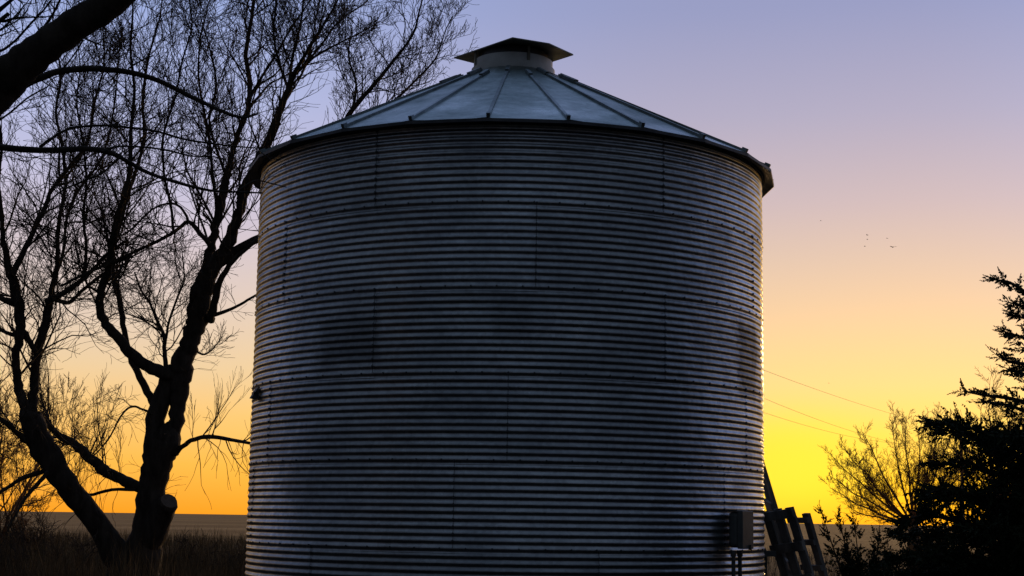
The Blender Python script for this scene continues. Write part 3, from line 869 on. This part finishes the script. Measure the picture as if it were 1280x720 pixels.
bare_tree('bare_tree', 'pale bare tree half hidden behind the juniper branches near the right edge', 'tree', 1262, 70, 484, 9, 3.2, 8, .0062, M_FAR, base_h=.12)
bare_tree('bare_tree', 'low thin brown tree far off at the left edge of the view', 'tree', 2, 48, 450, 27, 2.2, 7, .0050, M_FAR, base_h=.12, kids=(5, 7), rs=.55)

# ------------------------------------------------------------------ juniper and shrubs on the right
def spray(mb, rg_, p, d, L_, n_=9, wd=.012):
    """one ragged juniper spray: a spine with short scale-leaf twigs either side"""
    d = d.normalized(); s_ = rotdir(d, R_(90), rg_); u_ = d.cross(s_)
    q = p; dd = d
    for i in range(n_):
        t = i / n_
        dd = (dd + Vector((rg_.gauss(0, .10), rg_.gauss(0, .10), rg_.gauss(0, .10)))).normalized()
        q2 = q + dd * (L_ / n_)
        for sg in (-1, 1):
            a = rg_.uniform(25, 65)
            e = (dd * math.cos(R_(a)) + (s_ * sg + u_ * rg_.uniform(-.9, .9)).normalized() * math.sin(R_(a))) * L_ * rg_.uniform(.18, .42) * (1.1 - t)
            w_ = e.cross(Vector((rg_.uniform(-1, 1), rg_.uniform(-1, 1), rg_.uniform(-1, 1)))).normalized() * wd * rg_.uniform(.7, 1.5)
            b_ = len(mb.v)
            mb.v += [q, q + e * .5 + w_, q + e, q + e * .5 - w_]
            mb.f.append((b_, b_ + 1, b_ + 2, b_ + 3))
        w_ = dd.cross(u_).normalized() * wd * .6
        b_ = len(mb.v)
        mb.v += [q - w_, q + w_, q2 + w_ * .6, q2 - w_ * .6]
        mb.f.append((b_, b_ + 1, b_ + 2, b_ + 3))
        q = q2


def jbranch(wood, leaf, rg_, pts, r0, dens, sl, flat=.5, bare=.12):
    ln = smooth_line([(p, r0 * (1 - .85 * i / (len(pts) - 1))) for i, p in enumerate(pts)], 5)
    wood.tube([a for a, _ in ln], [r for _, r in ln], 5)
    n_ = len(ln)
    for i in range(n_ - 1):
        t = i / (n_ - 1)
        if t < bare: continue
        a, _ = ln[i]; b, _ = ln[i + 1]; T = (b - a).normalized(); l = (b - a).length
        for k in range(max(1, int(dens * l * (1.1 - .55 * t)))):
            q = a.lerp(b, rg_.random())
            o_ = Vector((rg_.gauss(0, 1), rg_.gauss(0, 1), rg_.gauss(0, flat))).normalized()
            d_ = (T * rg_.uniform(.3, 1.1) + o_ * .9)
            off = o_ * rg_.uniform(0, .22) * (1.05 - t)
            spray(leaf, rg_, q + off, d_, sl * rg_.uniform(.6, 1.35) * (1.1 - .4 * t), 9, .0095)
    T = (ln[-1][0] - ln[-2][0]).normalized()
    for k in range(4): spray(leaf, rg_, ln[-1][0] - T * .05 * k, (T + Vector((rg_.gauss(0, .35), rg_.gauss(0, .35), rg_.gauss(0, .3)))), sl * .9, 8, .007)


rg = random.Random(31)
DJ = 14.0
XT = 1372
tj = P(XT, 700, DJ); tj.z = 0
jun = empty('juniper', tj, 'tall dark juniper with ragged sprays at the right edge', 'tree')
wd_ = MB(); lf = MB()
tpts = [Vector((tj.x, tj.y, -.1)), P(XT, 650, DJ), P(XT - 3, 500, DJ), P(XT - 2, 380, DJ), P(XT, 240, DJ)]
wd_.tube(tpts, [.17, .14, .1, .07, .015], 10)
traced_b = [
    ([(XT, 430), (1320, 395), (1285, 368), (1262, 353), (1243, 350)], 0, 0),
    ([(XT, 455), (1325, 410), (1290, 388), (1262, 378)], 0, -.4),
    ([(XT, 470), (1320, 430), (1290, 402), (1264, 394)], 0, .4),
    ([(XT, 480), (1320, 445), (1285, 425), (1254, 414)], 0, -.3),
    ([(XT, 520), (1325, 480), (1290, 458), (1262, 452), (1246, 444)], 0, .2),
    ([(XT, 540), (1320, 500), (1280, 468), (1262, 462)], 0, -.5),
    ([(XT, 560), (1320, 520), (1270, 500), (1230, 494), (1204, 489)], 0, 0),
    ([(XT, 570), (1310, 530), (1265, 508), (1226, 502)], 0, .6),
    ([(XT, 620), (1310, 575), (1250, 548), (1200, 532), (1162, 528)], 0, -.3),
    ([(XT, 640), (1310, 590), (1250, 560), (1205, 545), (1175, 535)], 0, .5),
    ([(XT, 660), (1300, 620), (1240, 590), (1200, 578), (1172, 580)], 0, 0),
    ([(XT, 690), (1300, 650), (1235, 625), (1180, 612), (1152, 622)], 0, -.5),
    ([(XT, 700), (1290, 660), (1220, 625), (1172, 618)], 0, .6),
    ([(XT, 720), (1290, 680), (1210, 655), (1160, 645), (1125, 652)], 0, -.2),
    ([(XT, 740), (1290, 700), (1200, 672), (1120, 668)], 0, .5),
    ([(XT, 760), (1280, 720), (1190, 695), (1110, 700)], 0, -.6),
    ([(XT, 780), (1280, 740), (1200, 715), (1130, 720)], 0, .2),
    ([(XT, 640), (1330, 640), (1290, 640), (1240, 648)], 0, .9),
    ([(XT, 680), (1330, 680), (1280, 670), (1220, 660)], 0, -1.0),
    ([(XT, 560), (1330, 545), (1300, 540), (1262, 545)], 0, -.8),
]
for px, a0, a1 in traced_b:
    n_ = len(px)
    pts = [P(x, y, DJ + a0 + (a1 - a0) * i / (n_ - 1)) for i, (x, y) in enumerate(px)]
    low = px[-1][1] > 520
    jbranch(wd_, lf, rg, pts, .035, 165 if low else 66, .23 if low else .17)
for k in range(60):      # the rest of the crown, all round
    h = rg.uniform(.3, 5.2) if k < 26 else rg.uniform(.2, 2.4); a = rg.uniform(-.2, math.pi + .6) - math.pi * .5 + (0 if k % 3 else math.pi)
    ln_ = (2.6 * (1 - h / 6.0) + .3) * rg.uniform(.7, 1.05)
    b0 = Vector((tj.x, tj.y, h)); dv_ = Vector((math.cos(a), math.sin(a), 0))
    if dv_.x < -.2 and h > 2.2: continue
    if dv_.x < -.55: ln_ *= .62
    jbranch(wd_, lf, rg, [b0, b0 + dv_ * ln_ * .4 + Vector((0, 0, .18)), b0 + dv_ * ln_ * .75 + Vector((0, 0, .16)), b0 + dv_ * ln_ + Vector((0, 0, .05))], .03, 60, .24)
wd_.build('trunk', M_BARK, jun, smooth=True)
lf.build('crown', M_NEEDLE, jun)


def low_juniper(x, d, top_y, wpx, seed, label, dens=70, tips=()):
    rg_ = random.Random(seed)
    b0 = P(x, 700, d); b0.z = gh(b0.x, b0.y)
    H = P(x, top_y, d).z - b0.z; Wm = wpx / F_PX * d
    root = empty('juniper_shrub', b0, label, 'shrub', 'low evergreen shrubs beside the bin')
    a_ = MB(); l_ = MB()
    for k in range(44):
        an = 2 * math.pi * k / 22 + rg_.uniform(-.2, .2); fl_ = rg_.uniform(.2, 1)
        e = b0 + Vector((math.cos(an) * Wm * fl_, math.sin(an) * Wm * fl_, H * (1.0 - .5 * fl_ ** 2) * rg_.uniform(.55, .98)))
        jbranch(a_, l_, rg_, [b0 + Vector((0, 0, .05)), b0.lerp(e, .45) + Vector((0, 0, .1)), e], .022, dens, .2, 1.0, .15)
    for (tx, ty) in tips:
        e = P(tx, ty, d)
        jbranch(a_, l_, rg_, [b0 + Vector((0, 0, .2)), b0.lerp(e, .5) + Vector((0, 0, .12)), e], .02, dens * .6, .14, .8, .2)
    a_.build('stem', M_BARK, root); l_.build('foliage', M_NEEDLE, root)


low_juniper(1084, 17.5, 660, 58, 41, 'low dark evergreen shrub right beside the leaning wooden frames', 105, ((1026, 638), (1048, 643), (1068, 652)))
low_juniper(1192, 16.0, 648, 75, 43, 'broad dark evergreen shrub under the juniper, between it and the smaller shrub', 105, ((1122, 658), (1150, 636)))

# ------------------------------------------------------------------ dry weeds and brush
rg = random.Random(51)
wg = MB()


def blade(mb, p, h, w_):
    a = rg.uniform(0, math.pi); s_ = Vector((math.cos(a), math.sin(a), 0)) * w_
    ln_ = Vector((rg.gauss(0, .16), rg.gauss(0, .16), 0)) * h
    b_ = len(mb.v)
    mid = p + Vector((0, 0, h * .55)) + ln_ * .35; tp = p + Vector((0, 0, h)) + ln_
    mb.v += [p - s_, p + s_, mid + s_ * .7, mid - s_ * .7, tp]
    mb.f += [(b_, b_ + 1, b_ + 2, b_ + 3), (b_ + 3, b_ + 2, b_ + 4)]


for k in range(42000):
    d = rg.uniform(22, 44) if k % 2 else rg.uniform(40, 95); x = rg.uniform(-60, 420) if rg.random() < .8 else rg.uniform(930, 1320)
    p = P(x, 690, d); p.z = gh(p.x, p.y)
    cl_ = noise.noise(Vector((p.x * .45, p.y * .3, 9)))
    if cl_ < -.22 and rg.random() < .8: continue
    hh = max(.2, .70 + .75 * cl_ + rg.gauss(0, .16)) * (1.0 if d < 46 else .85)
    if x > 900: hh *= .55
    blade(wg, p, hh, .006 + .004 * rg.random())
tag(wg.build('tall_grass', M_GRASS), 'tangle of tall dry grass and weeds below the trees', 'grass', kind='stuff')
M_BRUSH = noisy('brush_twig', (.035, .026, .02), (.07, .05, .038), 3, .95, 0, spec=.1)
for (x, d, h, nn, lab) in ((44, 48, 1.9, 20, 'dark leafless brush clump at the left, in front of the horizon'),
                           (88, 40, 1.1, 14, 'low brush clump under the leaning trunk'),
                           (228, 36, 1.15, 14, 'small rounded twiggy bush just right of the forked trunk base'),
                           (288, 38, 1.0, 12, 'small dry bush next to the left edge of the bin'),
                           (12, 34, 1.3, 14, 'brush clump at the lower left corner')):
    b0 = P(x, 690, d); b0.z = gh(b0.x, b0.y)
    root = empty('brush', b0, lab, 'bush', 'dry brush at the foot of the trees')
    c_ = MB()
    for k in range(nn):
        a = rg.uniform(0, 6.28); f_ = rg.uniform(.1, .8)
        grow(c_, rg, b0 + Vector((math.cos(a) * .2 * h, math.sin(a) * .2 * h, 0)), Vector((math.cos(a) * f_, math.sin(a) * f_, 1)).normalized(), h * rg.uniform(.6, .95), .012, 2, .0055, up=.05, wig=.16, kids=(5, 7))
    c_.build('stems', M_BRUSH, root)

# ------------------------------------------------------------------ power lines
rg = random.Random(61)
def pole(x, d, hz, lab):
    b0 = P(x, 660, d); b0.z = -.2
    root = empty('utility_pole', b0, lab, 'utility pole', 'poles carrying the wires')
    m1 = MB(); m1.tube([b0, Vector((b0.x, b0.y, hz))], [.15, .11], 10); m1.build('shaft', M_WOOD, root)
    m2 = MB(); m2.box(Vector((b0.x, b0.y, hz - .35)), (.7, .09, .1)); m2.build('crossarm', M_WOOD, root)
    return Vector((b0.x, b0.y, hz))


A0 = pole(770, 50, 8.3, 'wooden utility pole behind the bin')
wires = [((953, 462), (1125, 520), 63, 88), ((953, 497), (1085, 545), 63, 84), ((953, 515), (1075, 548), 64, 84)]
B0 = None
labs = ('highest of the three thin overhead wires right of the bin', 'middle one of the three thin overhead wires right of the bin', 'lowest of the three thin overhead wires right of the bin')
ends = []
for ((x0, y0), (x1, y1), da, db), lab in zip(wires, labs):
    a = P(x0, y0, da); b = P(x1, y1, db); v = b - a
    s0, s1 = -.85, 1.75
    mb = MB(); pts = []
    for i in range(41):
        t = i / 40; s = s0 + (s1 - s0) * t
        q = a + v * s
        # slack curve that passes through both seen points
        q.z += .35 * ((s) * (s - 1))
        pts.append(q)
    mb.tube(pts, [.0075] * len(pts), 4)
    o = tag(mb.build('power_line', M_WIRE), lab, 'overhead wire', 'overhead wires')
    ends.append((pts[0], pts[-1]))
e = ends[0][1]
b0 = Vector((e.x, e.y, -.2))
root = empty('utility_pole', b0, 'far wooden utility pole hidden among the trees at the right', 'utility pole', 'poles carrying the wires')
zt = max(q[1].z for q in ends) + .1
m1 = MB(); m1.tube([b0, Vector((b0.x, b0.y, zt))], [.14, .1], 10); m1.build('shaft', M_WOOD, root)

# ------------------------------------------------------------------ birds
def bird(x, y, d, yaw, span, flap, lab):
    c = P(x, y, d); mb = MB()
    Mz = Matrix.Rotation(yaw, 3, 'Z')
    pts = [Vector((0, -.5, .01)), Vector((0, -.3, 0)), Vector((0, -.05, 0)), Vector((0, .18, .02)), Vector((0, .3, .04)), Vector((0, .38, .03))]
    rad = [.05, .03, .085, .07, .05, .006]
    mb.tube([c + Mz @ (q * span * .55) for q in pts], [r * span * .8 for r in rad], 8)
    for sg in (-1, 1):
        prof = [(0, .12, -.10, 0), (.22, .14, -.12, flap * .22), (.38, .06, -.12, flap * .30), (.5, -.10, -.13, flap * .26)]
        b = len(mb.v)
        for (s, f, bk_, z) in prof:
            for q in (Vector((s * sg, f, z + .012)), Vector((s * sg, bk_, z + .006)), Vector((s * sg, bk_, z - .006)), Vector((s * sg, f, z - .008))):
                mb.v.append(c + Mz @ (q * span))
        for i in range(3):
            for k in range(4):
                mb.f.append((b + i * 4 + k, b + i * 4 + (k + 1) % 4, b + i * 4 + 4 + (k + 1) % 4, b + i * 4 + 4 + k))
        mb.f.append((b + 12, b + 13, b + 14, b + 15))
    tag(mb.build('bird', M_BIRD), lab, 'bird', 'distant birds in flight')


for (x, y, d, yaw, sp_, fp, lab) in (
        (1084, 294, 95, .9, .24, .6, 'topmost of three tiny birds flying one above another'),
        (1084, 299, 100, 1.1, .22, -.3, 'middle of three tiny birds flying one above another'),
        (1081, 308, 100, 1.3, .22, .4, 'lowest of three tiny birds flying one above another'),
        (1109, 298, 120, .8, .26, .3, 'faint bird just above the bird with spread wings'),
        (1116, 309, 75, .25, .36, .35, 'bird with spread wings, the largest of the distant flock'),
        (1026, 276, 110, 1., .22, .2, 'single small bird nearest the bin roof'),
        (1036, 479, 110, 1.2, .2, .2, 'lone tiny bird low above the wires')):
    bird(x, y, d, yaw, sp_, fp, lab)

# ------------------------------------------------------------------ view
vs_ = sc.view_settings
vs_.view_transform = 'Standard'; vs_.look = 'None'; vs_.exposure = 0; vs_.gamma = 1; vs_.use_curve_mapping = False
sc.cycles.max_bounces = 6
sc.cycles.use_denoising = True
